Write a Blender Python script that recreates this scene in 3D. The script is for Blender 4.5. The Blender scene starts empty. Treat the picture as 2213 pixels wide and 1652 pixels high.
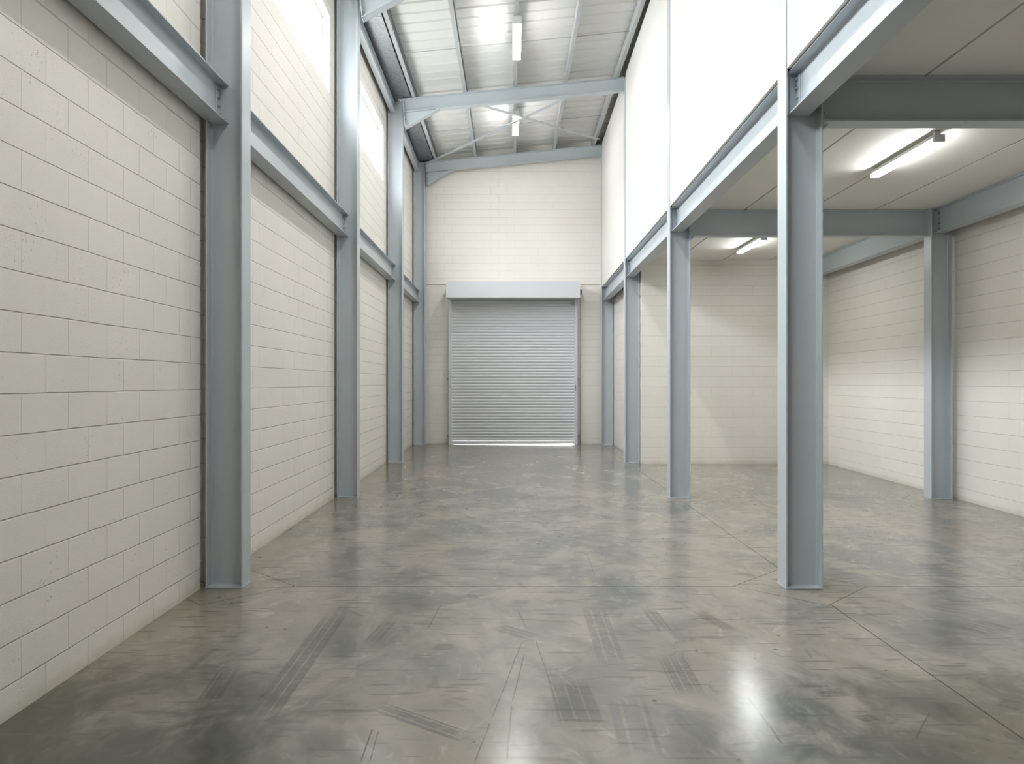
import bpy, bmesh, math, random
from mathutils import Matrix, Vector
random.seed(7)
D = bpy.data
SC = bpy.context.scene
COL = SC.collection
H_CAM, F_PX = 1.59, 1660.0

# ------------------------------------------------------------------ scene settings
SC.view_settings.view_transform = 'Standard'
SC.view_settings.look = 'None'
SC.view_settings.gamma = 1.0
SC.view_settings.use_curve_mapping = False
SC.view_settings.exposure = 0.31
SC.cycles.max_bounces = 5
SC.cycles.diffuse_bounces = 4
SC.cycles.glossy_bounces = 3
SC.cycles.transparent_max_bounces = 12
SC.cycles.sample_clamp_indirect = 8.0
SC.cycles.use_denoising = True
SC.cycles.use_adaptive_sampling = True
SC.cycles.use_light_tree = False
SC.cycles.adaptive_threshold = 0.12

# ------------------------------------------------------------------ materials
class NT:
    """small helper to write node trees"""
    def __init__(self, name):
        self.m = D.materials.new(name); self.m.use_nodes = True
        self.t = self.m.node_tree; self.t.nodes.clear()
        self.out = self.t.nodes.new('ShaderNodeOutputMaterial')
    def n(self, kind, **kw):
        nd = self.t.nodes.new(kind)
        for k, v in kw.items():
            if k.startswith('i_'):
                key = k[2:]
                key = int(key) if key.isdigit() else key.replace('_', ' ')
                self.put(nd.inputs[key], v)
            else:
                setattr(nd, k, v)
        return nd
    def put(self, sock, v):
        if isinstance(v, bpy.types.NodeSocket): self.t.links.new(v, sock)
        else: sock.default_value = v
    def math(self, op, a, b=None, c=None, clamp=False):
        nd = self.t.nodes.new('ShaderNodeMath'); nd.operation = op; nd.use_clamp = clamp
        self.put(nd.inputs[0], a)
        if b is not None: self.put(nd.inputs[1], b)
        if c is not None: self.put(nd.inputs[2], c)
        return nd.outputs[0]
    def mix(self, f, a, b, blend='MIX'):
        nd = self.t.nodes.new('ShaderNodeMix'); nd.data_type = 'RGBA'; nd.blend_type = blend
        self.put(nd.inputs[0], f); self.put(nd.inputs[6], a); self.put(nd.inputs[7], b)
        return nd.outputs[2]
    def smooth(self, v, a, b, lo=0.0, hi=1.0):
        nd = self.t.nodes.new('ShaderNodeMapRange'); nd.interpolation_type = 'SMOOTHSTEP'
        self.put(nd.inputs[0], v)
        nd.inputs[1].default_value = a; nd.inputs[2].default_value = b
        nd.inputs[3].default_value = lo; nd.inputs[4].default_value = hi
        return nd.outputs[0]
    def noise(self, vec, scale, detail=4.0, rough=0.55, dist=0.0):
        nd = self.n('ShaderNodeTexNoise'); self.put(nd.inputs['Vector'], vec)
        nd.inputs['Scale'].default_value = scale; nd.inputs['Detail'].default_value = detail
        nd.inputs['Roughness'].default_value = rough; nd.inputs['Distortion'].default_value = dist
        return nd.outputs[0]
    def mapping(self, vec, loc=(0, 0, 0), rot=(0, 0, 0), scale=(1, 1, 1), kind='POINT'):
        nd = self.n('ShaderNodeMapping', vector_type=kind); self.put(nd.inputs[0], vec)
        nd.inputs[1].default_value = loc; nd.inputs[2].default_value = rot; nd.inputs[3].default_value = scale
        return nd.outputs[0]
    def principled(self, color, rough, normal=None, metallic=0.0, spec=0.5):
        p = self.n('ShaderNodeBsdfPrincipled')
        self.put(p.inputs['Base Color'], color); self.put(p.inputs['Roughness'], rough)
        p.inputs['Metallic'].default_value = metallic
        p.inputs['Specular IOR Level'].default_value = spec
        if normal is not None: self.put(p.inputs['Normal'], normal)
        self.t.links.new(p.outputs[0], self.out.inputs[0])
        return p
    def bump(self, height, strength=0.5, dist=0.005, normal=None):
        b = self.n('ShaderNodeBump'); b.inputs['Strength'].default_value = strength
        b.inputs['Distance'].default_value = dist
        self.put(b.inputs['Height'], height)
        if normal is not None: self.put(b.inputs['Normal'], normal)
        return b.outputs[0]
    def pos(self):
        return self.n('ShaderNodeTexCoord').outputs['Object']

def paint(name, rgb, rough, var=0.03, metallic=0.0, bump=0.15, scale=30.0):
    k = NT(name); p = k.pos()
    n1 = k.noise(p, 2.2, 3.0); n2 = k.noise(p, scale, 3.0)
    c = k.mix(n1, tuple(x * (1 - var) for x in rgb) + (1,), tuple(min(1, x * (1 + var)) for x in rgb) + (1,))
    r = k.math('MULTIPLY_ADD', n1, 0.12, rough - 0.06)
    k.principled(c, r, k.bump(n2, bump, 0.0015), metallic)
    return k.m

def block_wall(name, rgb, axis, u0, v0, joint=1.0, width=0.4, row=0.1965):
    """painted concrete blockwork, courses run along the given axis; pattern fixed to the wall"""
    k = NT(name); p = k.pos()
    s = k.n('ShaderNodeSeparateXYZ'); k.put(s.inputs[0], p)
    u = s.outputs[0] if axis == 'X' else s.outputs[1]
    wob = k.noise(p, 3.0, 1.5)
    wob2 = k.math('MULTIPLY_ADD', wob, 0.006, -0.003)
    cmb = k.n('ShaderNodeCombineXYZ')
    k.put(cmb.inputs[0], k.math('SUBTRACT', u, u0))
    k.put(cmb.inputs[1], k.math('ADD', k.math('SUBTRACT', s.outputs[2], v0), wob2))
    def brick(mortar, smooth):
        b = k.n('ShaderNodeTexBrick'); k.put(b.inputs['Vector'], cmb.outputs[0])
        b.offset = 0.5; b.offset_frequency = 2; b.squash = 1.0
        b.inputs['Scale'].default_value = 1.0
        b.inputs['Mortar Size'].default_value = mortar; b.inputs['Mortar Smooth'].default_value = smooth
        b.inputs['Brick Width'].default_value = width; b.inputs['Row Height'].default_value = row
        b.inputs['Bias'].default_value = 0.0
        b.inputs['Color1'].default_value = (0.42, 0.42, 0.42, 1); b.inputs['Color2'].default_value = (0.58, 0.58, 0.58, 1)
        return b
    wide = brick(0.006, 0.6)
    # bed joints only (the perpends are filled more flush with paint)
    vv = k.math('DIVIDE', k.math('ADD', k.math('SUBTRACT', s.outputs[2], v0), wob2), row)
    fr = k.math('ABSOLUTE', k.math('SUBTRACT', k.math('FRACT', vv), 0.5))
    bed = k.smooth(fr, 0.5 - 0.030, 0.5 - 0.008)
    patch = k.smooth(k.noise(p, 1.7, 2.0), 0.35, 0.62, 0.35, 1.0)
    jm = k.math('MAXIMUM', k.math('MULTIPLY', bed, 1.0), k.math('MULTIPLY', wide.outputs['Fac'], k.math('MULTIPLY', patch, 0.55)))
    pores = k.smooth(k.noise(p, 55.0, 2.0, 0.6), 0.27, 0.36, 1.0, 0.0)
    pores = k.math('MULTIPLY', pores, k.smooth(k.noise(p, 2.5, 2.0), 0.45, 0.7))
    grain = k.noise(p, 90.0, 2.0, 0.65)
    hgt = k.math('SUBTRACT', k.math('MULTIPLY', grain, 0.22), k.math('ADD', k.math('MULTIPLY', jm, joint), k.math('MULTIPLY', pores, 0.5)))
    tone = k.noise(p, 0.9, 2.0)
    dark = tuple(x * 0.93 for x in rgb) + (1,); light = tuple(min(1, x * 1.04) for x in rgb) + (1,)
    c = k.mix(tone, dark, light)
    c = k.mix(0.10, c, wide.outputs['Color'], 'OVERLAY')
    c = k.mix(k.math('MULTIPLY', jm, 0.20 * joint), c, (rgb[0] * 0.45, rgb[1] * 0.44, rgb[2] * 0.40, 1))
    c = k.mix(k.math('MULTIPLY', pores, 0.30), c, (0.30, 0.29, 0.25, 1))
    # grime that has splashed up on the lowest few centimetres
    g = k.math('MULTIPLY', k.smooth(k.math('ADD', s.outputs[2], k.math('MULTIPLY', k.noise(p, 5.0, 2.0), 0.10)), 0.05, 0.14, 1.0, 0.0), 0.5)
    c = k.mix(g, c, (rgb[0] * 0.62, rgb[1] * 0.60, rgb[2] * 0.50, 1))
    k.principled(c, 0.55, k.bump(hgt, 0.9, 0.006), spec=0.35)
    return k.m

WALL = (0.80, 0.762, 0.71)
M = {}
M['wall_left'] = block_wall('painted blockwork side', WALL, 'Y', 0.315, 0.156, 1.0)
M['wall_right'] = block_wall('painted blockwork right', WALL, 'Y', 0.12, 0.156, 0.6)
M['wall_end'] = block_wall('painted blockwork end', WALL, 'X', 0.06, 0.12, 0.55)
M['plaster'] = paint('smooth white plaster', (0.74, 0.722, 0.70), 0.6, 0.015, 0.0, 0.08, 40)
M['soffit'] = paint('painted soffit board', (0.80, 0.775, 0.735), 0.6, 0.02, 0.0, 0.08, 40)
M['steel'] = paint('grey blue steel paint', (0.475, 0.52, 0.555), 0.36, 0.03, 0.0, 0.10, 60)
M['purlin'] = paint('grey purlin paint', (0.40, 0.415, 0.435), 0.4, 0.03, 0.0, 0.08, 50)
M['roof'] = paint('white roof lining', (0.72, 0.715, 0.705), 0.5, 0.015, 0.0, 0.05, 40)
M['hood'] = paint('pale grey hood paint', (0.60, 0.61, 0.64), 0.35, 0.015, 0.0, 0.05, 40)
M['curtain'] = paint('grey shutter slats', (0.60, 0.61, 0.635), 0.6, 0.02, 0.0, 0.0, 60)
M['dark'] = paint('dark iron', (0.05, 0.05, 0.05), 0.5, 0.05)
M['bolt'] = paint('bolt paint', (0.30, 0.33, 0.35), 0.35, 0.03)
M['frame'] = paint('white window frame', (0.80, 0.80, 0.80), 0.4, 0.01)
M['lamp_body'] = paint('lamp housing', (0.70, 0.71, 0.71), 0.4, 0.01)
M['apron'] = paint('outside concrete', (0.34, 0.335, 0.32), 0.8, 0.08)

def galv():
    k = NT('galvanised sheet'); p = k.pos()
    v = k.n('ShaderNodeTexVoronoi'); k.put(v.inputs['Vector'], p); v.inputs['Scale'].default_value = 45.0
    n = k.noise(k.mapping(p, scale=(1, 14, 1)), 6.0, 3.0)
    c = k.mix(v.outputs['Color'], (0.20, 0.22, 0.23, 1), (0.36, 0.38, 0.40, 1))
    k.principled(c, k.math('MULTIPLY_ADD', n, 0.25, 0.28), k.bump(n, 0.4, 0.004), 0.75)
    return k.m
M['galv'] = galv()

def glass():
    k = NT('clear window glass')
    tr = k.n('ShaderNodeBsdfTransparent'); tr.inputs[0].default_value = (0.93, 0.95, 0.95, 1)
    gl = k.n('ShaderNodeBsdfGlossy'); gl.inputs['Roughness'].default_value = 0.02
    mx = k.n('ShaderNodeMixShader'); mx.inputs[0].default_value = 0.07
    k.t.links.new(tr.outputs[0], mx.inputs[1]); k.t.links.new(gl.outputs[0], mx.inputs[2])
    k.t.links.new(mx.outputs[0], k.out.inputs[0])
    return k.m
M['glass'] = glass()

def emit(name, rgb, s):
    k = NT(name); e = k.n('ShaderNodeEmission'); e.inputs[0].default_value = rgb + (1,); e.inputs[1].default_value = s
    k.t.links.new(e.outputs[0], k.out.inputs[0]); return k.m
LAMP_HIGH, LAMP_LOW = 108.0, 52.0
SKY = 48.0
M['lamp_high'] = emit('lit diffuser high', (0.99, 1.0, 0.97), LAMP_HIGH)
M['lamp_low'] = emit('lit diffuser low', (0.97, 1.0, 0.97), LAMP_LOW)

COLUMN_CENTRES = [(-2.22, 5.99), (-2.27, 10.64), (-2.31, 15.22), (2.245, 5.98), (2.30, 10.59), (2.35, 15.09), (5.83, 10.50), (-2.22, 1.3), (2.245, 1.3)]
def w(px, py):
    Y = H_CAM * F_PX / (py - 826.0); return ((px - 1106.5) * Y / F_PX, Y)

def concrete_floor(near):
    k = NT('polished concrete'); p = k.pos()
    s = k.n('ShaderNodeSeparateXYZ'); k.put(s.inputs[0], p); X, Y = s.outputs[0], s.outputs[1]
    warp = k.noise(p, 0.7, 3.0)
    pv = k.n('ShaderNodeVectorMath', operation='ADD'); k.put(pv.inputs[0], p)
    cmb = k.n('ShaderNodeCombineXYZ'); k.put(cmb.inputs[0], k.math('MULTIPLY', warp, 0.8)); k.put(cmb.inputs[1], k.math('MULTIPLY', warp, -0.6))
    k.put(pv.inputs[1], cmb.outputs[0]); q = pv.outputs[0]
    big = k.smooth(k.noise(k.mapping(q, scale=(0.9, 0.7, 1)), 0.75, 3.0, 0.6), 0.34, 0.66)
    mid = k.noise(k.mapping(q, rot=(0, 0, 0.35), scale=(1.15, 0.75, 1)), 1.9, 4.5, 0.64, 0.4)
    fine = k.noise(k.mapping(q, rot=(0, 0, -0.5), scale=(1.2, 0.7, 1)), 7.0, 3.0, 0.62, 0.6)
    c = k.mix(big, (0.175, 0.180, 0.168, 1), (0.285, 0.250, 0.205, 1))
    c = k.mix(k.smooth(mid, 0.42, 0.66, 0.0, 0.85), c, (0.315, 0.282, 0.242, 1))
    c = k.mix(k.math('MULTIPLY', k.smooth(mid, 0.43, 0.27), 0.42), c, (0.13, 0.128, 0.112, 1))
    c = k.mix(k.math('MULTIPLY', k.smooth(fine, 0.44, 0.30), 0.40), c, (0.14, 0.14, 0.125, 1))
    c = k.mix(k.math('MULTIPLY', k.smooth(fine, 0.56, 0.74), 0.35), c, (0.45, 0.425, 0.38, 1))
    # warm dusty strip along the left wall
    edge = k.math('ADD', X, k.math('MULTIPLY', fine, 0.7))
    c = k.mix(k.math('MULTIPLY', k.smooth(edge, -1.25, -2.0), 0.55), c, (0.20, 0.172, 0.12, 1))
    if near:    # floor stains; those in the front corners also paint in lens vignetting
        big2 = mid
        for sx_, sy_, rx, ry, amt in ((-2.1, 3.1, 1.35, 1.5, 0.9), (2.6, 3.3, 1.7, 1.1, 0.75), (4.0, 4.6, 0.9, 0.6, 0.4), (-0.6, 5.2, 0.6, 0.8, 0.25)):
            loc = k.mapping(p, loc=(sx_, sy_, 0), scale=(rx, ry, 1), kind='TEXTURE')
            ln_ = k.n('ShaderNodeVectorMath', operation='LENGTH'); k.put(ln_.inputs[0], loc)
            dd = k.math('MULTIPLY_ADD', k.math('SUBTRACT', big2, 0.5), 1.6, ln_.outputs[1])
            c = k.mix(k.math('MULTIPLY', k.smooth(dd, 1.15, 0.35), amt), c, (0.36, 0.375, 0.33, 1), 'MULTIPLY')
    # streaky scuffs in a few directions
    for rot, sc, seed, amt in ((0.5, 1.9, 3.1, 0.55), (-0.9, 1.6, 7.7, 0.5), (1.35, 1.3, 12.3, 0.5)):
        st = k.noise(k.mapping(p, loc=(seed, seed * 1.7, 0), rot=(0, 0, rot), scale=(1.6, 13, 1)), sc, 1.0, 0.5)
        gate = k.smooth(warp, *((0.46, 0.58) if seed < 5 else (0.52, 0.42) if seed < 9 else (0.40, 0.52)))
        m = k.math('MULTIPLY', k.math('MULTIPLY', k.smooth(st, 0.625, 0.70), gate), amt)
        c = k.mix(m, c, (0.10, 0.10, 0.09, 1))
    sp = k.n('ShaderNodeTexVoronoi'); k.put(sp.inputs['Vector'], p); sp.inputs['Scale'].default_value = 7.0
    rnd = k.n('ShaderNodeSeparateColor'); k.put(rnd.inputs[0], sp.outputs['Color'])
    spk = k.math('MULTIPLY', k.math('LESS_THAN', sp.outputs['Distance'], k.math('MULTIPLY', rnd.outputs[0], 0.10)), k.math('GREATER_THAN', rnd.outputs[1], 0.55))
    c = k.mix(k.math('MULTIPLY', spk, 0.7), c, (0.07, 0.065, 0.055, 1))
    # tyre marks and scratches: (start px, end px, half width m, stripes, strength, light gaps)
    marks = [((520, 1610), (742, 1308), 0.085, 3.0, 0.62), ((795, 1520), (1040, 1606), 0.055, 2.0, 0.50),
             ((1060, 1352), (1160, 1380), 0.075, 3.5, 0.50), ((1225, 1466), (1262, 1572), 0.115, 3.5, 0.42),
             ((1278, 1300), (1330, 1455), 0.085, 2.5, 0.34), ((1350, 1498), (1392, 1650), 0.10, 2.0, 0.30),
             ((1445, 1410), (1500, 1512), 0.085, 3.5, 0.36), ((2085, 1345), (2180, 1372), 0.17, 6.0, 0.45),
             ((792, 1400), (850, 1335), 0.05, 2.5, 0.42), ((930, 1398), (985, 1400), 0.06, 5.0, 0.50),
             ((1098, 1300), (1150, 1302), 0.06, 4.5, 0.40), ((1758, 1500), (1840, 1496), 0.05, 2.0, 0.5),
             ((1850, 1556), (1900, 1550), 0.035, 3.0, 0.5), ((2150, 1515), (2213, 1530), 0.07, 3.0, 0.5),
             ((440, 1530), (500, 1440), 0.06, 2.0, 0.35), ((1395, 1310), (1445, 1372), 0.05, 2.5, 0.35),
             ((1500, 1320), (1590, 1370), 0.06, 1.0, 0.4)]
    lines = [((1128, 1388), (1060, 1560), 0.004, 0.75), ((1060, 1560), (1024, 1652), 0.004, 0.7),
             ((1134, 1412), (1106, 1520), 0.004, 0.7), ((1106, 1520), (1095, 1652), 0.005, 0.8),
             ((806, 1574), (775, 1652), 0.005, 0.8), ((818, 1580), (796, 1652), 0.004, 0.7),
             ((1614, 1506), (1692, 1612), 0.007, 0.8), ((1118, 1318), (1140, 1362), 0.004, 0.6),
             ((1155, 1375), (1212, 1545), 0.004, 0.55), ((953, 1308), (925, 1360), 0.004, 0.7),
             ((1268, 1195), (1286, 1245), 0.004, 0.5), ((540, 1452), (640, 1466), 0.008, 0.5),
             ((270, 1448), (385, 1468), 0.006, 0.4), ((2010, 1540), (1980, 1600), 0.006, 0.5),
             ((560, 1500), (660, 1400), 0.02, 0.3), ((330, 1500), (470, 1400), 0.03, 0.25)]
    grit = k.noise(p, 16.0, 2.0, 0.7)
    gritm = k.smooth(grit, 0.22, 0.52, 0.25, 1.0)
    tot = None; lighten = None
    for a, b, hw, ns, amt in (marks if near else []):
        A = Vector(w(*a)); B = Vector(w(*b)); d = B - A
        loc = k.mapping(p, loc=(A.x, A.y, 0), rot=(0, 0, math.atan2(d.y, d.x)), scale=(d.length, hw, 1), kind='TEXTURE')
        sx = k.n('ShaderNodeSeparateXYZ'); k.put(sx.inputs[0], loc)
        um = k.smooth(k.math('ABSOLUTE', k.math('SUBTRACT', sx.outputs[0], 0.5)), 0.5, 0.22)
        av = k.math('ABSOLUTE', sx.outputs[1])
        vm = k.smooth(av, 1.0, 0.86)
        stripe = k.smooth(k.math('SINE', k.math('MULTIPLY_ADD', sx.outputs[1], ns * math.pi, 0.8)), -0.98, -0.75, 0.15, 1.0)
        m = k.math('MULTIPLY', k.math('MULTIPLY', um, vm), k.math('MULTIPLY', stripe, k.math('MULTIPLY', gritm, amt)))
        tot = m if tot is None else k.math('MAXIMUM', tot, m)
    for a, b, hw, amt in (lines if near else []):
        A = Vector(w(*a)); B = Vector(w(*b)); d = B - A
        loc = k.mapping(p, loc=(A.x, A.y, 0), rot=(0, 0, math.atan2(d.y, d.x)), scale=(d.length, hw, 1), kind='TEXTURE')
        sx = k.n('ShaderNodeSeparateXYZ'); k.put(sx.inputs[0], loc)
        um = k.smooth(k.math('ABSOLUTE', k.math('SUBTRACT', sx.outputs[0], 0.5)), 0.5, 0.42)
        wv = k.math('MULTIPLY_ADD', k.math('SUBTRACT', warp, 0.5), 6.0, sx.outputs[1])
        vm = k.smooth(k.math('ABSOLUTE', wv), 1.2, 0.4)
        m = k.math('MULTIPLY', k.math('MULTIPLY', um, vm), k.math('MULTIPLY', gritm, amt))
        tot = k.math('MAXIMUM', tot, m)
    if near: c = k.mix(tot, c, (0.06, 0.063, 0.057, 1))
    # sawn joints: lines through the columns, broken by a diamond round every column
    inside = None; ring = None
    for cx, cy in [q_ for q_ in COLUMN_CENTRES if (q_[1] < 7.0) == near]:
        dd = k.math('ADD', k.math('ABSOLUTE', k.math('SUBTRACT', X, cx)), k.math('ABSOLUTE', k.math('SUBTRACT', Y, cy)))
        ins = k.math('LESS_THAN', dd, 0.52)
        rg = k.math('LESS_THAN', k.math('ABSOLUTE', k.math('SUBTRACT', dd, 0.52)), 0.006)
        inside = ins if inside is None else k.math('MAXIMUM', inside, ins)
        ring = rg if ring is None else k.math('MAXIMUM', ring, rg)
    ln = k.math('LESS_THAN', k.math('ABSOLUTE', k.math('SUBTRACT', X, 2.275)), 0.0045)
    for y0 in ((5.975,) if near else (10.60, 15.15)):
        ln = k.math('MAXIMUM', ln, k.math('LESS_THAN', k.math('ABSOLUTE', k.math('SUBTRACT', Y, y0)), 0.006))
    joint = k.math('MAXIMUM', ring, k.math('MULTIPLY', ln, k.math('SUBTRACT', 1.0, inside)))
    c = k.mix(k.math('MULTIPLY', joint, 0.8), c, (0.045, 0.04, 0.032, 1))
    r = k.math('ADD', k.math('MULTIPLY_ADD', mid, 0.14, 0.125), k.math('MULTIPLY', joint, 0.05))
    wav = k.noise(p, 2.0, 1.0)
    pr_ = k.principled(c, r, k.bump(wav, 0.10, 0.01), spec=0.5)
    k.put(pr_.inputs['Specular IOR Level'], k.math('MULTIPLY_ADD', joint, -0.58, 0.6))
    return k.m
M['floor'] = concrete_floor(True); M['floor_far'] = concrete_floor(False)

# ------------------------------------------------------------------ mesh helpers
class MB:
    def __init__(self): self.bm = bmesh.new()
    def hexa(self, v):
        vs = [self.bm.verts.new(c) for c in v]
        for f in ((0, 3, 2, 1), (4, 5, 6, 7), (0, 1, 5, 4), (1, 2, 6, 5), (2, 3, 7, 6), (3, 0, 4, 7)):
            self.bm.faces.new([vs[i] for i in f])
        return self
    def box(self, x0, x1, y0, y1, z0, z1):
        return self.hexa([(x0, y0, z0), (x1, y0, z0), (x1, y1, z0), (x0, y1, z0), (x0, y0, z1), (x1, y0, z1), (x1, y1, z1), (x0, y1, z1)])
    def prism(self, poly, z0, z1):
        a = [self.bm.verts.new((x, y, z0)) for x, y in poly]; b = [self.bm.verts.new((x, y, z1)) for x, y in poly]
        n = len(poly)
        self.bm.faces.new(a[::-1]); self.bm.faces.new(b)
        for i in range(n): self.bm.faces.new((a[i], a[(i + 1) % n], b[(i + 1) % n], b[i]))
        return self
    def cyl(self, a, b, r, n=12):
        a, b = Vector(a), Vector(b); q = (b - a).to_track_quat('Z', 'Y').to_matrix().to_4x4()
        bmesh.ops.create_cone(self.bm, cap_ends=True, segments=n, radius1=r, radius2=r, depth=(b - a).length,
                              matrix=Matrix.Translation((a + b) / 2) @ q)
        return self
    def build(self, name, mat, parent=None, bevel=0.0, smooth=False):
        bmesh.ops.recalc_face_normals(self.bm, faces=self.bm.faces[:])
        me = D.meshes.new(name); self.bm.to_mesh(me); self.bm.free()
        me.materials.append(mat)
        if smooth:
            for f in me.polygons: f.use_smooth = True
        o = D.objects.new(name, me); COL.objects.link(o)
        if parent: o.parent = parent
        if bevel:
            b = o.modifiers.new('edge', 'BEVEL'); b.width = bevel; b.segments = 2; b.limit_method = 'ANGLE'; b.angle_limit = 0.6
        return o

def tag(o, label, cat, group=None, kind='thing'):
    o['label'] = label; o['category'] = cat; o['kind'] = kind
    if group: o['group'] = group
    return o
def empty(name, mat4, label, cat, group=None):
    o = D.objects.new(name, None); COL.objects.link(o); o.empty_display_size = 0.2
    o.matrix_world = mat4
    return tag(o, label, cat, group)
def struct(o, label, cat):
    return tag(o, label, cat, None, 'structure')

# frames: local X = section depth, local Y = flange width, local Z = length
def frame(loc, ax, ay, az):
    m = Matrix((ax, ay, az)).transposed().to_4x4(); m.translation = loc; return m
def along_y(loc, yaw=0.0):      # depth up, length towards +Y
    az = Vector((math.sin(-yaw), math.cos(yaw), 0)); ax = Vector((0, 0, 1)); return frame(loc, ax, az.cross(ax), az)
def along_x(loc, pitch=0.0):    # depth up, length towards +X
    az = Vector((math.cos(pitch), 0, math.sin(pitch))); ax = Vector((-math.sin(pitch), 0, math.cos(pitch))); return frame(loc, ax, az.cross(ax), az)

def i_section(root, d, b, tf, tw, z0, z1, mat, r=0.011, bev=0.0015):
    """web with root fillets and two flanges, each a part"""
    h = d / 2 - tf; t = tw / 2
    arc = [(h - r * (1 - math.cos(a)) , t + r * (1 - math.sin(a))) for a in (0, 0.39, 0.78, 1.18, 1.5708)]
    # right-top quadrant from flange to web
    q1 = [(h, t + r)] + [(h - r * math.sin(a), t + r * (1 - math.sin(a + 0) ) if False else t + r - r * math.sin(a)) for a in ()]
    fil = [(h - r + r * math.cos(a), t + r - r * math.sin(a)) for a in (0, 0.4, 0.8, 1.2, 1.5708)]
    pts = fil + [(-x, y) for x, y in fil[::-1]] + [(-x, -y) for x, y in fil] + [(x, -y) for x, y in fil[::-1]]
    m = MB(); m.prism(pts, z0, z1); m.build('web', mat, root)
    for sgn in (1, -1):
        m = MB(); x0, x1 = sorted((sgn * h, sgn * d / 2)); m.box(x0, x1, -b / 2, b / 2, z0, z1)
        m.build('flange', mat, root, bev)

def bolts(parent, pts, n, mat, r=0.013, h=0.012):
    n = Vector(n).normalized()
    for p in pts:
        p = Vector(p); m = MB(); m.cyl(p, p + n * h, r, 6); m.cyl(p + n * h, p + n * (h + 0.008), r * 0.55, 8)
        m.build('bolt', mat, parent)

# ------------------------------------------------------------------ geometry constants
def XW(y): return -2.374 - 0.009 * (y - 3.56)          # face of left wall
def XU(y): return 2.108 + 0.0118 * (y - 5.9)            # face of upper right wall
def XS(y): return 6.03 + 0.016 * (y - 9.05)             # face of far right wall
CD, CB = 0.285, 0.185                                   # column section
LEFT = [(-2.074, 5.91), (-2.125, 10.56), (-2.163, 15.15), (-2.203, 19.40)]
RIGHT = [(2.100, 5.89), (2.156, 10.50), (2.206, 15.00), (2.260, 19.34)]
Y_END = 19.72
SLOPE = 0.0985
def RT(x): return 7.16 + SLOPE * (x + 2.2)              # top of rafters
Y0 = -3.5

# ------------------------------------------------------------------ setting
m = MB(); fx0, fx1, fy0, fy1, fym = -3.0, 6.6, Y0 - 0.3, Y_END + 0.25, 7.9
V = {}
for i_, x_ in enumerate((fx0, fx1)):
    for j_, y_ in enumerate((fy0, fym, fy1)):
        for l_, z_ in enumerate((-0.2, 0.0)): V[i_, j_, l_] = m.bm.verts.new((x_, y_, z_))
for j_ in (0, 1):
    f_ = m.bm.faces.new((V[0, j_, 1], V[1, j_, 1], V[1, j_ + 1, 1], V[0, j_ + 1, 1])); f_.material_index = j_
    m.bm.faces.new((V[0, j_, 0], V[0, j_ + 1, 0], V[1, j_ + 1, 0], V[1, j_, 0]))
    for i_ in (0, 1): m.bm.faces.new((V[i_, j_, 0], V[i_, j_ + 1, 0], V[i_, j_ + 1, 1], V[i_, j_, 1]))
m.bm.faces.new((V[0, 0, 0], V[1, 0, 0], V[1, 0, 1], V[0, 0, 1])); m.bm.faces.new((V[0, 2, 0], V[1, 2, 0], V[1, 2, 1], V[0, 2, 1]))
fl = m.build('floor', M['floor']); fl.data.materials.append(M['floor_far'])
struct(fl, 'polished grey concrete floor with tyre marks and sawn joints', 'floor')
m = MB(); m.box(-90, 90, -90, 110, -0.40, -0.21)
struct(m.build('ground_outside', M['apron']), 'concrete yard outside the building', 'ground')

def skew(m, X, y0, y1, z0, z1, t0, t1, s=-1):
    m.hexa([(X(y0) + s * t1, y0, z0), (X(y0) + s * t0, y0, z0), (X(y1) + s * t0, y1, z0), (X(y1) + s * t1, y1, z0),
            (X(y0) + s * t1, y0, z1), (X(y0) + s * t0, y0, z1), (X(y1) + s * t0, y1, z1), (X(y1) + s * t1, y1, z1)])

WZ0, WZ1 = 5.45, 6.48
bays = [(Y0, 1.20, (-1.4, 0.85)), (1.20, 5.90, (1.75, 5.45)), (6.11, 10.545, (6.58, 10.27)), (10.76, 15.135, (11.05, 14.77)), (15.35, 19.39, (15.40, 17.66))]
m = MB()
for y0, y1, (wy0, wy1) in bays:
    skew(m, XW, y0, y1, 0, WZ0, 0, 0.25)
    skew(m, XW, y0, y1, WZ1, 7.35, 0, 0.25)
    skew(m, XW, y0, wy0, WZ0, WZ1, 0, 0.25); skew(m, XW, wy1, y1, WZ0, WZ1, 0, 0.25)
for y0, y1 in ((5.90, 6.11), (10.545, 10.76), (15.135, 15.35), (19.39, Y_END)):
    skew(m, XW, y0, y1, 0, 7.35, 0.07, 0.25)
struct(m.build('wall_left', M['wall_left']), 'cream painted block wall on the left with high windows', 'wall')

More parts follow.
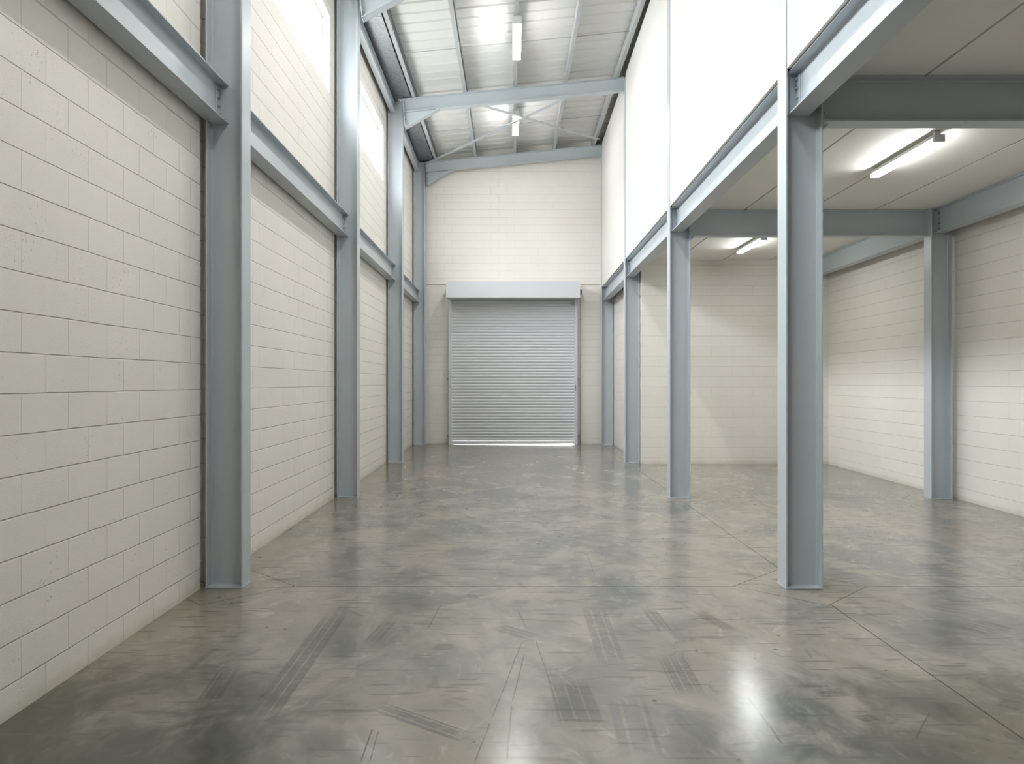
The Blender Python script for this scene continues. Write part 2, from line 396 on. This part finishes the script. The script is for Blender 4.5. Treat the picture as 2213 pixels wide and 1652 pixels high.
def window(name, wy0, wy1, label):
    pane_w = 1.13; t0, t1 = 0.105, 0.15
    m = MB(); b = 0.035
    skew(m, XW, wy0, wy1, WZ0, WZ0 + b, t0, t1); skew(m, XW, wy0, wy1, WZ1 - b, WZ1, t0, t1)
    skew(m, XW, wy0, wy0 + b, WZ0 + b, WZ1 - b, t0, t1); skew(m, XW, wy1 - b, wy1, WZ0 + b, WZ1 - b, t0, t1)
    o = m.build(name, M['frame']); struct(o, label, 'window')
    ys = [wy1 - b]; y = wy1 - pane_w
    while y > wy0 + 0.4: ys.append(y); y -= pane_w
    ys.append(wy0 + b)
    for y in ys[1:-1]:
        m = MB(); skew(m, XW, y - 0.014, y + 0.014, WZ0 + b, WZ1 - b, t0, t1); m.build('mullion', M['frame'], o)
    for a, c in zip(ys[1:], ys[:-1]):
        lo = a + (0.0141 if a != ys[-1] else 0.0001); hi = c - (0.0141 if c != ys[0] else 0.0001)
        m = MB(); skew(m, XW, lo, hi, WZ0 + b + 0.0001, WZ1 - b - 0.0001, 0.124, 0.130); m.build('pane', M['glass'], o)
    # daylight portal filling the opening
    li = D.lights.new('daylight_portal', 'AREA'); li.shape = 'RECTANGLE'; li.size = WZ1 - WZ0; li.size_y = wy1 - wy0
    li.cycles.is_portal = True
    lo_ = D.objects.new('daylight_portal', li); COL.objects.link(lo_)
    ym = (wy0 + wy1) / 2; lo_.location = (XW(ym) - 0.30, ym, (WZ0 + WZ1) / 2); lo_.rotation_euler = (0, math.radians(-90), 0)
window('window_1', 6.58, 10.27, 'high window with bright panes between the two nearest left columns')
window('window_2', 11.05, 14.77, 'high window between the second and third left columns')
window('window_3', 15.40, 17.66, 'narrow high window beyond the third left column')
window('window_added', -1.4, 0.85, 'unseen high window added behind the camera for more light')  # unseen opening, added to brighten the near right column web
window('window_4', 1.75, 5.45, 'high window above the nearest left wall rail, before the first column')

# end wall with the shutter opening and the lintel joint
m = MB(); XA, XB = -2.75, 6.45; Z1 = 4.095
m.box(XA, -1.50, Y_END, Y_END + 0.25, 0, Z1 - 0.012); m.box(1.56, XB, Y_END, Y_END + 0.25, 0, Z1 - 0.012)
m.box(-1.50, 1.56, Y_END, Y_END + 0.25, 3.72, Z1 - 0.012)
m.box(XA, XB, Y_END + 0.03, Y_END + 0.25, Z1 - 0.012, Z1)
m.box(XA, XB, Y_END - 0.008, Y_END + 0.25, Z1, 8.6)
struct(m.build('wall_back', M['wall_end']), 'cream block end wall around and above the roller shutter', 'wall')

# upper right wall, in panels between the column flanges
m = MB()
for y0, y1 in ((Y0, 5.885), (6.08, 10.495), (10.69, 14.995), (15.19, 19.335), (19.53, Y_END)):
    skew(m, XU, y0, y1, 3.995, 7.62, 0, 0.11, 1)
struct(m.build('wall_upper_right', M['plaster']), 'smooth white upper wall above the right edge beams', 'wall')
m = MB(); skew(m, XS, Y0, Y_END, 0, 8.6, 0, 0.25, 1)
struct(m.build('wall_right', M['wall_right']), 'cream block wall at the far right of the side room', 'wall')
m = MB(); m.box(2.505, 6.13, 14.86, 15.02, 0, 3.95); m.box(2.505, 6.13, 15.02, 15.06, 0, 3.95)
struct(m.build('wall_side_back', M['wall_end']), 'cream block wall closing the back of the side room', 'wall')
m = MB(); m.box(2.565, 2.72, 15.07, 19.36, 0, 3.95); m.box(2.63, 2.72, 19.36, Y_END, 0, 3.95)
struct(m.build('wall_side_right', M['wall_right']), 'narrow cream wall between the two farthest right columns', 'wall')
m = MB(); m.box(-2.75, 6.45, Y0 - 0.25, Y0, 0, 8.6)
struct(m.build('wall_front', M['wall_end']), 'cream block wall behind the camera', 'wall')

# soffit of the upper floor over the side room: boards with open joints
m = MB(); edges = [2.46, 3.185, 4.075, 4.965, 5.855, 6.5]
for a, b in zip(edges[:-1], edges[1:]): m.box(a + 0.011, b - 0.011, Y0, 15.06, 3.95, 3.975)
m.box(2.46, 6.5, Y0, 15.06, 3.975, 4.10); m.box(2.50, 6.5, 15.06, Y_END, 3.955, 4.10)

struct(m.build('ceiling_side', M['soffit']), 'off-white boarded soffit over the side room', 'ceiling')

# roof lining: shallow ribs running up the slope
m = MB(); bm = m.bm; prof = []; y = Y0 - 0.3; pitch = 0.333
while y < Y_END + 0.3:
    prof += [(y, 0.0), (y + 0.245, 0.0), (y + 0.262, 0.022), (y + 0.316, 0.022)]; y += pitch
prof.append((y, 0.0))
xs = (-2.70, 6.55)
rows = [[bm.verts.new((x, yy, RT(x) + 0.21 + dz)) for yy, dz in prof] for x in xs]
rows2 = [[bm.verts.new((x, yy, RT(x) + 0.30)) for yy, dz in prof] for x in xs]
for i in range(len(prof) - 1):
    bm.faces.new((rows[0][i], rows[1][i], rows[1][i + 1], rows[0][i + 1]))
    bm.faces.new((rows2[0][i], rows2[0][i + 1], rows2[1][i + 1], rows2[1][i]))
    bm.faces.new((rows[0][i], rows[0][i + 1], rows2[0][i + 1], rows2[0][i])); bm.faces.new((rows[1][i], rows2[1][i], rows2[1][i + 1], rows[1][i + 1]))
bm.faces.new((rows[0][0], rows2[0][0], rows2[1][0], rows[1][0])); bm.faces.new((rows[0][-1], rows[1][-1], rows2[1][-1], rows2[0][-1]))
struct(m.build('ceiling_main', M['roof']), 'white ribbed roof lining sloping up to the right', 'ceiling')
# fascia closing the eaves above the left wall
m = MB(); m.box(-2.70, -2.52, Y0 - 0.25, Y_END + 0.2, 7.35, 7.42)
struct(m.build('trim_1', M['galv']), 'metal closer strip along the eaves above the left wall', 'trim')

# ------------------------------------------------------------------ steel frame
def column(x_in, y_f, side, h, label, group):
    cx = x_in - CD / 2 if side < 0 else x_in + CD / 2
    cy = y_f + CB / 2
    root = empty('steel_column', Matrix.Translation((cx, cy, 0)), label, 'column', group)
    i_section(root, CD, CB, 0.0125, 0.009, 0.012, h, M['steel'])
    m = MB(); m.box(-CD / 2 - 0.003, CD / 2 + 0.003, -CB / 2 - 0.003, CB / 2 + 0.003, 0.0, 0.012); m.build('base_plate', M['steel'], root, 0.002)
    return root
gl, gr = 'columns along the left wall', 'columns along the right of the aisle'
for (x, y), lab in zip(LEFT, ('tall blue-grey steel column on the left wall, nearest of the left row',
                              'second steel column of the left row, between the first two high windows',
                              'third steel column of the left row, beyond the second high window',
                              'farthest left steel column, in the corner beside the roller shutter')):
    column(x, y, -1, 7.16, lab, gl)
for (x, y), lab in zip(RIGHT, ('broad blue-grey steel column at right, nearest of the right row',
                               'second steel column of the right row, carrying the far cross beam',
                               'third right-row column, at the end of the side room back wall',
                               'farthest right steel column, in the corner right of the shutter')):
    column(x, y, 1, 7.55, lab, gr)
column(5.682, 10.41, 1, 3.948, 'short steel column standing against the far right wall of the side room', None)

def cleats(root, z_end, sgn, side, tw, d, n=3):
    """angle bolted to the web near one end, on the side that faces the aisle"""
    za, zb = sorted((z_end, z_end + sgn * 0.085)); hh = d * 0.40
    y0, y1 = sorted((side * tw / 2, side * (tw / 2 + 0.009)))
    m = MB(); m.box(-hh, hh, y0, y1, za, zb)
    y2, y3 = sorted((side * (tw / 2 + 0.009), side * (tw / 2 + 0.055)))
    ze = sorted((z_end, z_end + sgn * 0.009)); m.box(-hh, hh, y2, y3, ze[0], ze[1])
    c = m.build('cleat', M['steel'], root, 0.0015)
    zc = z_end + sgn * 0.05
    bolts(c, [((-1 + 2 * i / (n - 1)) * hh * 0.80, side * (tw / 2 + 0.009), zc) for i in range(n)], (0, side, 0), M['bolt'])

def beam_y(name, xa, ya, xb, yb, z0, z1, b, label, cat, group, side, tf=0.011, cl=True):
    d = z1 - z0; L = math.hypot(xb - xa, yb - ya); yaw = -math.atan2(xb - xa, yb - ya)
    root = empty(name, along_y((xa, ya, (z0 + z1) / 2), yaw), label, cat, group)
    i_section(root, d, b, tf, 0.008, 0, L, M['steel'])
    if cl:
        cleats(root, L, -1, side, 0.008, d, 4); cleats(root, 0, 1, side, 0.008, d, 4)
    return root
# local Y of along_y frames is az x ax = +X, so side=+1 faces +X
RB = 0.15
g = 'crash rails along the left wall'
xr = [x - 0.215 for x, y in LEFT]
ym = [y + CB / 2 for x, y in LEFT]
labs = ('steel rail on the left wall before the nearest column', 'steel rail on the left wall between its first and second columns',
        'steel rail on the left wall between its second and third columns', 'steel rail on the left wall next to the far corner')
pts = [(xr[0] + 0.042, 1.2)] + list(zip(xr, ym))
for (a, b), lab in zip(zip(pts[:-1], pts[1:]), labs):
    y_a = a[1] + (0.006 if a[1] > 2 else 0); beam_y('wall_rail', a[0], y_a, b[0], b[1] - 0.006, 3.605, 3.91, RB, lab, 'rail', g, 1)
g = 'edge beams over the right columns'
xr = [x + 0.118 for x, y in RIGHT]; ymr = [y + CB / 2 for x, y in RIGHT]
labs = ('edge beam before the nearest right column, running out at the top right', 'edge beam spanning the first and second right columns',
        'edge beam spanning the second and third right columns', 'edge beam between the third right column and the far corner')
pts = [(xr[0] - 0.055, 1.2)] + list(zip(xr, ymr))
for (a, b), lab in zip(zip(pts[:-1], pts[1:]), labs):
    y_a = a[1] + (0.006 if a[1] > 2 else 0); beam_y('edge_beam', a[0], y_a, b[0], b[1] - 0.006, 3.655, 3.99, 0.165, lab, 'beam', g, -1)
# cross beams of the side room
def beam_x(name, xa, xb, y, z0, z1, b, label, cat, group=None):
    root = empty(name, along_x((xa, y, (z0 + z1) / 2)), label, cat, group)
    i_section(root, z1 - z0, b, 0.012, 0.008, 0, xb - xa, M['steel'])
    return root
g = 'cross beams of the side room'
for xa, xb, y, lab in ((2.100 + CD + 0.001, 5.71, 5.985, 'dark cross beam under the soffit from the nearest right column'),
                       (2.156 + CD + 0.001, 5.680, 10.595, 'cross beam between the second right column and the wall column')):
    r = beam_x('cross_beam', xa, xb, y, 3.595, 3.948, 0.165, lab, 'beam', g)
    # end plate with a small haunch under the beam at the aisle column
    m = MB(); m.box(-0.235, 0.16, -0.07, 0.07, 0.0, 0.012); ep = m.build('end_plate', M['steel'], r, 0.001)
    bolts(ep, [(hx, sy * 0.045, 0.012) for hx in (-0.10, 0.0, 0.10) for sy in (-1, 1)], (0, 0, 1), M['bolt'])
    m = MB(); poly = [(0.012, -0.1765), (0.075, -0.1765), (0.012, -0.235)]
    a = [m.bm.verts.new((d_, -0.005, z_)) for z_, d_ in poly]; b_ = [m.bm.verts.new((d_, 0.005, z_)) for z_, d_ in poly]
    m.bm.faces.new(a); m.bm.faces.new(b_[::-1])
    for i in range(3): m.bm.faces.new((a[i], b_[i], b_[(i + 1) % 3], a[(i + 1) % 3]))
    m.build('gusset', M['steel'], r)
g = 'beams along the far right wall'
beam_y('wall_beam', 5.80, 1.0, 5.826, 10.495, 3.62, 3.946, RB, 'beam along the far right wall, nearer side of the short column', 'beam', g, -1)
beam_y('wall_beam', 5.826, 10.51, 5.86, 14.855, 3.62, 3.946, RB, 'beam along the far right wall, from short column to back corner', 'beam', g, -1)

# rafters
PIT = math.atan(SLOPE); RD, RW = 0.26, 0.165
def rafter(xa, xb, y, label):
    L = (xb - xa) / math.cos(PIT)
    root = empty('roof_rafter', along_x((xa + math.sin(PIT) * RD / 2, y, RT(xa) - RD / 2 * math.cos(PIT)), PIT), label, 'rafter', 'sloping roof rafters')
    i_section(root, RD, RW, 0.011, 0.007, 0.014, L - 0.014, M['steel'])
    hl, hd = 0.66, 0.29
    m = MB()
    def prism_y(poly, y0, y1):      # poly in (depth, length)
        a = [m.bm.verts.new((d_, y0, z_)) for d_, z_ in poly]; b = [m.bm.verts.new((d_, y1, z_)) for d_, z_ in poly]
        n = len(poly); m.bm.faces.new(a); m.bm.faces.new(b[::-1])
        for i in range(n): m.bm.faces.new((a[i], b[i], b[(i + 1) % n], a[(i + 1) % n]))
    z0 = 0.016
    prism_y([(-RD / 2 - 0.0005, z0), (-RD / 2 - 0.0005, hl), (-RD / 2 - hd, z0)], -0.0035, 0.0035)
    prism_y([(-RD / 2 - hd, z0), (-RD / 2 - 0.0005, hl), (-RD / 2 - 0.0005, hl + 0.05), (-RD / 2 - hd - 0.012, z0)], -RW / 2, RW / 2)
    m.build('haunch', M['steel'], root)
    m = MB(); m.box(-RD / 2 - hd - 0.02, RD / 2, -RW / 2, RW / 2, 0.0, 0.0135); ep = m.build('end_plate', M['steel'], root, 0.001)
    bolts(ep, [(dx, sy * 0.05, 0.0135) for dx in (0.06, -0.05, -0.18, -0.27, -0.35) for sy in (-1, 1)], (0, 0, 1), M['bolt'])
    m = MB(); m.box(-RD / 2, RD / 2, -RW / 2, RW / 2, L - 0.0135, L); m.build('end_plate', M['steel'], root, 0.001)
    m = MB(); prism_y([(-RD / 2 - 0.0005, L - 0.0135), (-RD / 2 - 0.0005, L - 0.09), (-RD / 2 - 0.02, L - 0.04), (-RD / 2 - 0.055, L - 0.02), (-RD / 2 - 0.11, L - 0.0135)], -0.05, 0.05)
    m.build('bracket', M['steel'], root)
    return root
RY = [10.635, 15.17, 19.49]
for i, lab in ((1, 'sloping roof rafter at the top edge, only its haunch in view'), (2, 'sloping roof rafter crossing overhead between the two roof lights'),
               (3, 'sloping roof rafter against the end wall, beyond the roof brace')):
    rafter(LEFT[i][0] + 0.001, RIGHT[i][0] - 0.001, RY[i - 1], lab)

# purlins: lipped channels along the building, on top of the rafters
PX = [-1.93, -0.925, 0.07, 1.07, 2.07]
for x, lab in zip(PX, ('roof purlin next to the eaves gutter', 'roof purlin between the gutter purlin and the lamp purlin',
                       'middle roof purlin carrying the two roof lights', 'roof purlin right of the lamps', 'roof purlin running beside the upper right wall')):
    z = RT(x) + 0.004; f = 0.066; hgt = 0.198; t = 0.004
    m = MB(); mir = -1 if x < 0 else 1
    prof = [(0, 0), (f, 0), (f, 0.018), (f - t, 0.018), (f - t, t), (t, t), (t, hgt - t), (f - t, hgt - t), (f - t, hgt - 0.018), (f, hgt - 0.018), (f, hgt), (0, hgt)]
    pr = [((px_ - f / 2), pz) for px_, pz in prof]
    a = [m.bm.verts.new((px_, 0, pz + SLOPE * px_)) for px_, pz in pr]; b = [m.bm.verts.new((px_, Y_END - 0.03 - 7.0, pz + SLOPE * px_)) for px_, pz in pr]
    n = len(pr); m.bm.faces.new(a); m.bm.faces.new(b[::-1])
    for i in range(n): m.bm.faces.new((a[i], b[i], b[(i + 1) % n], a[(i + 1) % n]))
    o = m.build('roof_purlin', M['purlin']); o.location = (x, 7.0, z); tag(o, lab, 'purlin', 'purlins under the roof lining')
    for ry in RY:
        m = MB(); m.box(-f / 2 - 0.008, -f / 2 - 0.001, ry - 7.0 - 0.04, ry - 7.0 + 0.04, -0.003 - SLOPE * f / 2, 0.15); m.build('cleat', M['purlin'], o)

# tie rods between purlins at mid bay
for yb, where in ((13.3, 'nearer roof bay'), (17.5, 'far roof bay')):
    for i, span in enumerate(('between gutter purlin and second purlin', 'just left of the lamp purlin', 'just right of the lamp purlin', 'nearest the upper right wall')):
        xa, xb = PX[i] + 0.034, PX[i + 1] - 0.034
        m = MB(); m.cyl((0, 0, 0), (xb - xa, 0, RT(xb) - RT(xa)), 0.008, 10)
        for xx in (0.02, xb - xa - 0.02): m.cyl((xx - 0.008, 0, SLOPE * xx - 0.001), (xx + 0.008, 0, SLOPE * xx + 0.001), 0.014, 6)
        o = m.build('tie_rod', M['purlin']); o.location = (xa, yb, RT(xa) + 0.09)
        tag(o, 'thin roof tie rod %s, %s' % (span, where), 'rod', 'tie rods between the purlins')

# roof bracing in the far bay: two crossing angles
def brace(a, b, label):
    a, b = Vector(a), Vector(b); L = (b - a).length; az = (b - a).normalized()
    ax = Vector((0, 0, 1)); ax = (ax - az * ax.dot(az)).normalized()
    root = frame(a, ax, az.cross(ax), az)
    m = MB(); m.box(-0.004, 0.004, -0.045, 0.045, 0, L)
    o = m.build('roof_brace', M['steel'], None, 0.001); o.matrix_world = root
    tag(o, label, 'brace', 'crossed braces in the far roof bay')
brace((-0.64, 15.275, 7.105), (2.11, 18.67, 7.492), 'roof brace angling from the middle rafter towards the upper right wall')
brace((1.06, 15.275, 7.23), (-2.10, 19.38, 7.13), 'roof brace angling from the middle rafter to the upper left corner')

# eaves beams between the left columns
g = 'eaves beams along the top of the left wall'
for i, lab in ((1, 'eaves beam beside the gutter, between second and third left columns'), (2, 'eaves beam beside the gutter, in the far roof bay')):
    xa, ya = LEFT[i][0] - 0.20, LEFT[i][1] + CB / 2 + 0.006; xb, yb = LEFT[i + 1][0] - 0.20, LEFT[i + 1][1] + CB / 2 - 0.006
    beam_y('eaves_beam', xa, ya, xb, yb, 6.93, 7.11, 0.10, lab, 'beam', g, 1, 0.009, False)
# box gutter
m = MB(); gx0, gx1, gz = -2.36, -1.99, 7.19
m.box(gx0, gx1, 6.0, Y_END - 0.02, gz, gz + 0.004); m.box(gx0, gx0 + 0.004, 6.0, Y_END - 0.02, gz + 0.004, gz + 0.16); m.box(gx1 - 0.004, gx1, 6.0, Y_END - 0.02, gz + 0.004, gz + 0.16)
gut = m.build('eaves_gutter', M['galv']); tag(gut, 'galvanised box gutter between the eaves beam and the first purlin', 'gutter')
for yy in (8.2, 11.75, 13.75, 17.6):
    m = MB(); m.box(gx0, gx1, yy, yy + 0.03, gz - 0.006, gz - 0.001); m.build('strap', M['purlin'], gut)

# ------------------------------------------------------------------ lamps
def lamp(name, x, ya, yb, z, wd, hd, hang, mat, label, group, slope=0.0):
    root = empty(name, Matrix.Translation((x, (ya + yb) / 2, z)), label, 'lamp', group)
    L = (yb - ya) / 2; t = 0.03; hfull = hd; hd = 0.021 if hd > 0.05 else 0.034
    # diffuser: rounded trough, lit
    poly = [(-wd / 2, hd), (-wd / 2, 0.006), (-wd / 2 + 0.002, 0.002), (-wd / 2 + 0.006, 0), (wd / 2 - 0.006, 0), (wd / 2 - 0.002, 0.002), (wd / 2, 0.006), (wd / 2, hd)]
    m = MB(); a = [m.bm.verts.new((px_, -L + t, pz)) for px_, pz in poly]; b = [m.bm.verts.new((px_, L - t, pz)) for px_, pz in poly]
    n = len(poly); m.bm.faces.new(a); m.bm.faces.new(b[::-1])
    for i in range(n): m.bm.faces.new((a[i], b[i], b[(i + 1) % n], a[(i + 1) % n]))
    m.build('diffuser', mat, root)
    m = MB(); m.box(-wd / 2 - 0.003, wd / 2 + 0.003, -L + t, L - t, hd + 0.0005, hfull + 0.022); m.build('housing', M['lamp_body'], root, 0.003)
    hd = hfull
    for s_ in (-1, 1):
        y0, y1 = sorted((s_ * (L - t + 0.0005), s_ * L)); m = MB(); m.box(-wd / 2 - 0.004, wd / 2 + 0.004, y0, y1, -0.003 if s_ < 0 else 0.0, hd + 0.02)
        m.build('end_cap', M['lamp_body'] if s_ < 0 else M['lamp_body'], root, 0.004)
        m = MB(); yy = s_ * (L - 0.05); m.box(-0.028, 0.028, yy - 0.012, yy + 0.012, hd + 0.0225, hd + 0.022 + hang)
        m.build('bracket', M['lamp_body'], root, 0.002)
    return root
zl = RT(0.07) + 0.002
g = 'lit roof lights under the middle purlin'
for ya, yb, lab in ((12.08, 13.5, 'lit roof light under the purlin, nearer of the two in view'), (16.3, 17.65, 'lit roof light beyond the middle rafter, above the crossed braces'),
                    (7.6, 9.0, 'lit roof light above the first window bay, out of view overhead'),
                    (2.9, 4.3, 'lit roof light above the open floor, nearest to the viewer and out of view')):
    lamp('roof_light', 0.082, ya, yb, zl - 0.142, 0.135, 0.09, 0.028, M['lamp_high'], lab, g)
g = 'lit batten lights on the side room soffit'
for ya, yb, lab in ((7.18, 8.5, 'lit batten light on the soffit, nearer one beside the near column'), (12.2, 13.52, 'lit batten light on the soffit, partly behind the near column')):
    lamp('batten_light', 4.0, ya, yb, 3.845, 0.095, 0.045, 0.036, M['lamp_low'], lab, g)

# ------------------------------------------------------------------ roller shutter
rs = empty('roller_shutter', Matrix.Translation((0.03, Y_END - 0.15, 0)), 'closed grey roller shutter with pale hood box in the end wall', 'door')
def B(x0, x1, y0, y1, z0, z1, name, mat, bev=0.002, parent=rs):
    m = MB(); m.box(x0 - 0.03, x1 - 0.03, y0 - (Y_END - 0.15), y1 - (Y_END - 0.15), z0, z1); return m.build(name, mat, parent, bev)
XC0, XC1 = -1.545, 1.60
# hood: folded sheet box with an open slot for the curtain underneath
m = MB(); oy = Y_END - 0.15; hx0, hx1 = -1.635 - 0.03, 1.693 - 0.03; hy0, hy1 = 19.06 - oy, Y_END - 0.001 - oy
m.box(hx0, hx1, hy0, hy0 + 0.004, 3.69, 4.09); m.box(hx0, hx1, hy0 + 0.004, hy1, 4.086, 4.09)
m.box(hx0, hx0 + 0.004, hy0 + 0.004, hy1, 3.69, 4.086); m.box(hx1 - 0.004, hx1, hy0 + 0.004, hy1, 3.69, 4.086)
m.box(hx0 + 0.004, hx1 - 0.004, hy0 + 0.004, -0.06, 3.69, 3.694); m.box(hx0 + 0.004, hx1 - 0.004, 0.045, hy1, 3.69, 3.694)
m.build('hood', M['hood'], rs)
# curtain: interlocking curved slats
pitch_s = 0.0763; prof = []; z = 0.09
while z < 3.80:
    for f_, d_ in ((0.0, 0.004), (0.07, 0.007), (0.15, -0.001), (0.32, -0.008), (0.55, -0.011), (0.78, -0.008), (0.93, 0.0), (0.97, 0.004)):
        prof.append((z + f_ * pitch_s, d_))
    z += pitch_s
m = MB(); bm = m.bm
fr = [[bm.verts.new((x - 0.03, d_, z_)) for z_, d_ in prof] for x in (XC0, XC1)]
bk = [[bm.verts.new((x - 0.03, d_ + 0.012, z_)) for z_, d_ in prof] for x in (XC0, XC1)]
for i in range(len(prof) - 1):
    bm.faces.new((fr[0][i], fr[1][i], fr[1][i + 1], fr[0][i + 1])); bm.faces.new((bk[0][i], bk[0][i + 1], bk[1][i + 1], bk[1][i]))
    for s_ in (0, 1): bm.faces.new((fr[s_][i], fr[s_][i + 1], bk[s_][i + 1], bk[s_][i]))
bm.faces.new((fr[0][0], bk[0][0], bk[1][0], fr[1][0])); bm.faces.new((fr[0][-1], fr[1][-1], bk[1][-1], bk[0][-1]))
m.build('curtain', M['curtain'], rs)
m = MB(); m.hexa([(XC0 - 0.03, -0.02, 0.003), (XC1 - 0.03, -0.02, 0.024), (XC1 - 0.03, 0.02, 0.024), (XC0 - 0.03, 0.02, 0.003),
                  (XC0 - 0.03, -0.02, 0.088), (XC1 - 0.03, -0.02, 0.088), (XC1 - 0.03, 0.02, 0.088), (XC0 - 0.03, 0.02, 0.088)]); m.build('bottom_rail', M['curtain'], rs, 0.002)
for xa, xb in ((-1.612, -1.532), (1.588, 1.668)):
    m = MB(); a0, a1 = xa - 0.03, xb - 0.03
    m.box(a0, a1, -0.052, -0.046, 0, 3.69); m.box(a0, a1, 0.042, 0.048, 0, 3.69)
    if xa < 0: m.box(a0, a0 + 0.006, -0.046, 0.042, 0, 3.69); m.box(a0, a0 + 0.006, 0.048, 0.149, 0, 3.69)
    else: m.box(a1 - 0.006, a1, -0.046, 0.042, 0, 3.69); m.box(a1 - 0.006, a1, 0.048, 0.149, 0, 3.69)
    gd = m.build('guide', M['hood'], rs, 0.001)
    ox = xa - 0.03 - 0.05 if xa < 0 else xb - 0.03
    for zz in (0.20, 1.66):
        m = MB(); m.box(ox, ox + 0.05, 0.05, 0.149, zz - 0.03, zz + 0.03); m.box(ox, ox + 0.05, 0.038, 0.05, zz - 0.03, zz + 0.03); m.build('fixing_bracket', M['purlin'], gd, 0.002)
m = MB(); m.box(1.595 - 0.03, 1.63 - 0.03, -0.075, -0.0525, 1.36, 1.52); m.cyl((1.612 - 0.03, -0.075, 1.46), (1.612 - 0.03, -0.10, 1.46), 0.012); m.build('lock', M['bolt'], rs, 0.003)
m = MB(); m.cyl((-1.585 - 0.03, -0.053, 1.47), (-1.585 - 0.03, -0.075, 1.47), 0.018); m.build('lock', M['bolt'], rs)
m = MB(); m.box(1.50 - 0.03, 1.57 - 0.03, -0.05, -0.025, 3.56, 3.62); m.build('stop', M['bolt'], rs, 0.003)
# hand gear on the end of the hood
m = MB(); hx = 1.693 - 0.03; gy = -0.30
m.box(hx + 0.001, hx + 0.016, gy - 0.03, gy + 0.03, 3.78, 4.04); m.cyl((hx + 0.016, gy, 3.86), (hx + 0.055, gy, 3.86), 0.05, 20); m.cyl((hx + 0.02, gy, 3.79), (hx + 0.05, gy, 3.79), 0.018, 12)
m.build('hand_gear', M['dark'], rs, 0.002)
# conduit down the right of the shutter
m = MB(); cx_, cy_ = 1.755, Y_END - 0.020
m.cyl((0, 0, 0.001), (0, 0, 4.06), 0.0105, 12)
cd = m.build('conduit_pipe', M['hood'], None, 0, True); cd.location = (cx_, cy_, 0); tag(cd, 'thin grey conduit running down the wall right of the roller shutter', 'conduit')
for zz in (0.22, 1.65, 3.2):
    m = MB(); m.box(-0.022, 0.022, -0.014, 0.019, zz - 0.012, zz + 0.012); m.build('clip', M['purlin'], cd, 0.002)

# ------------------------------------------------------------------ sky and camera
wld = D.worlds.new('overcast sky'); SC.world = wld; wld.use_nodes = True
nt = wld.node_tree; bg = nt.nodes['Background']
tc = nt.nodes.new('ShaderNodeTexCoord'); sp = nt.nodes.new('ShaderNodeSeparateXYZ'); nt.links.new(tc.outputs['Generated'], sp.inputs[0])
mr = nt.nodes.new('ShaderNodeMapRange'); nt.links.new(sp.outputs[2], mr.inputs[0])
for i_, v_ in ((1, 0.0), (2, 1.0), (3, SKY * 0.12), (4, SKY)): mr.inputs[i_].default_value = v_
bg.inputs[0].default_value = (0.97, 0.985, 1.0, 1); nt.links.new(mr.outputs[0], bg.inputs[1])

cam = D.cameras.new('camera'); co = D.objects.new('camera', cam); COL.objects.link(co)
cam.sensor_width = 36.0; cam.sensor_fit = 'HORIZONTAL'; cam.lens = 36.0 * F_PX / 2213.0
cam.clip_start = 0.05; cam.clip_end = 200
co.location = (0, 0, H_CAM); co.rotation_euler = (math.radians(90), 0, 0)
SC.camera = co
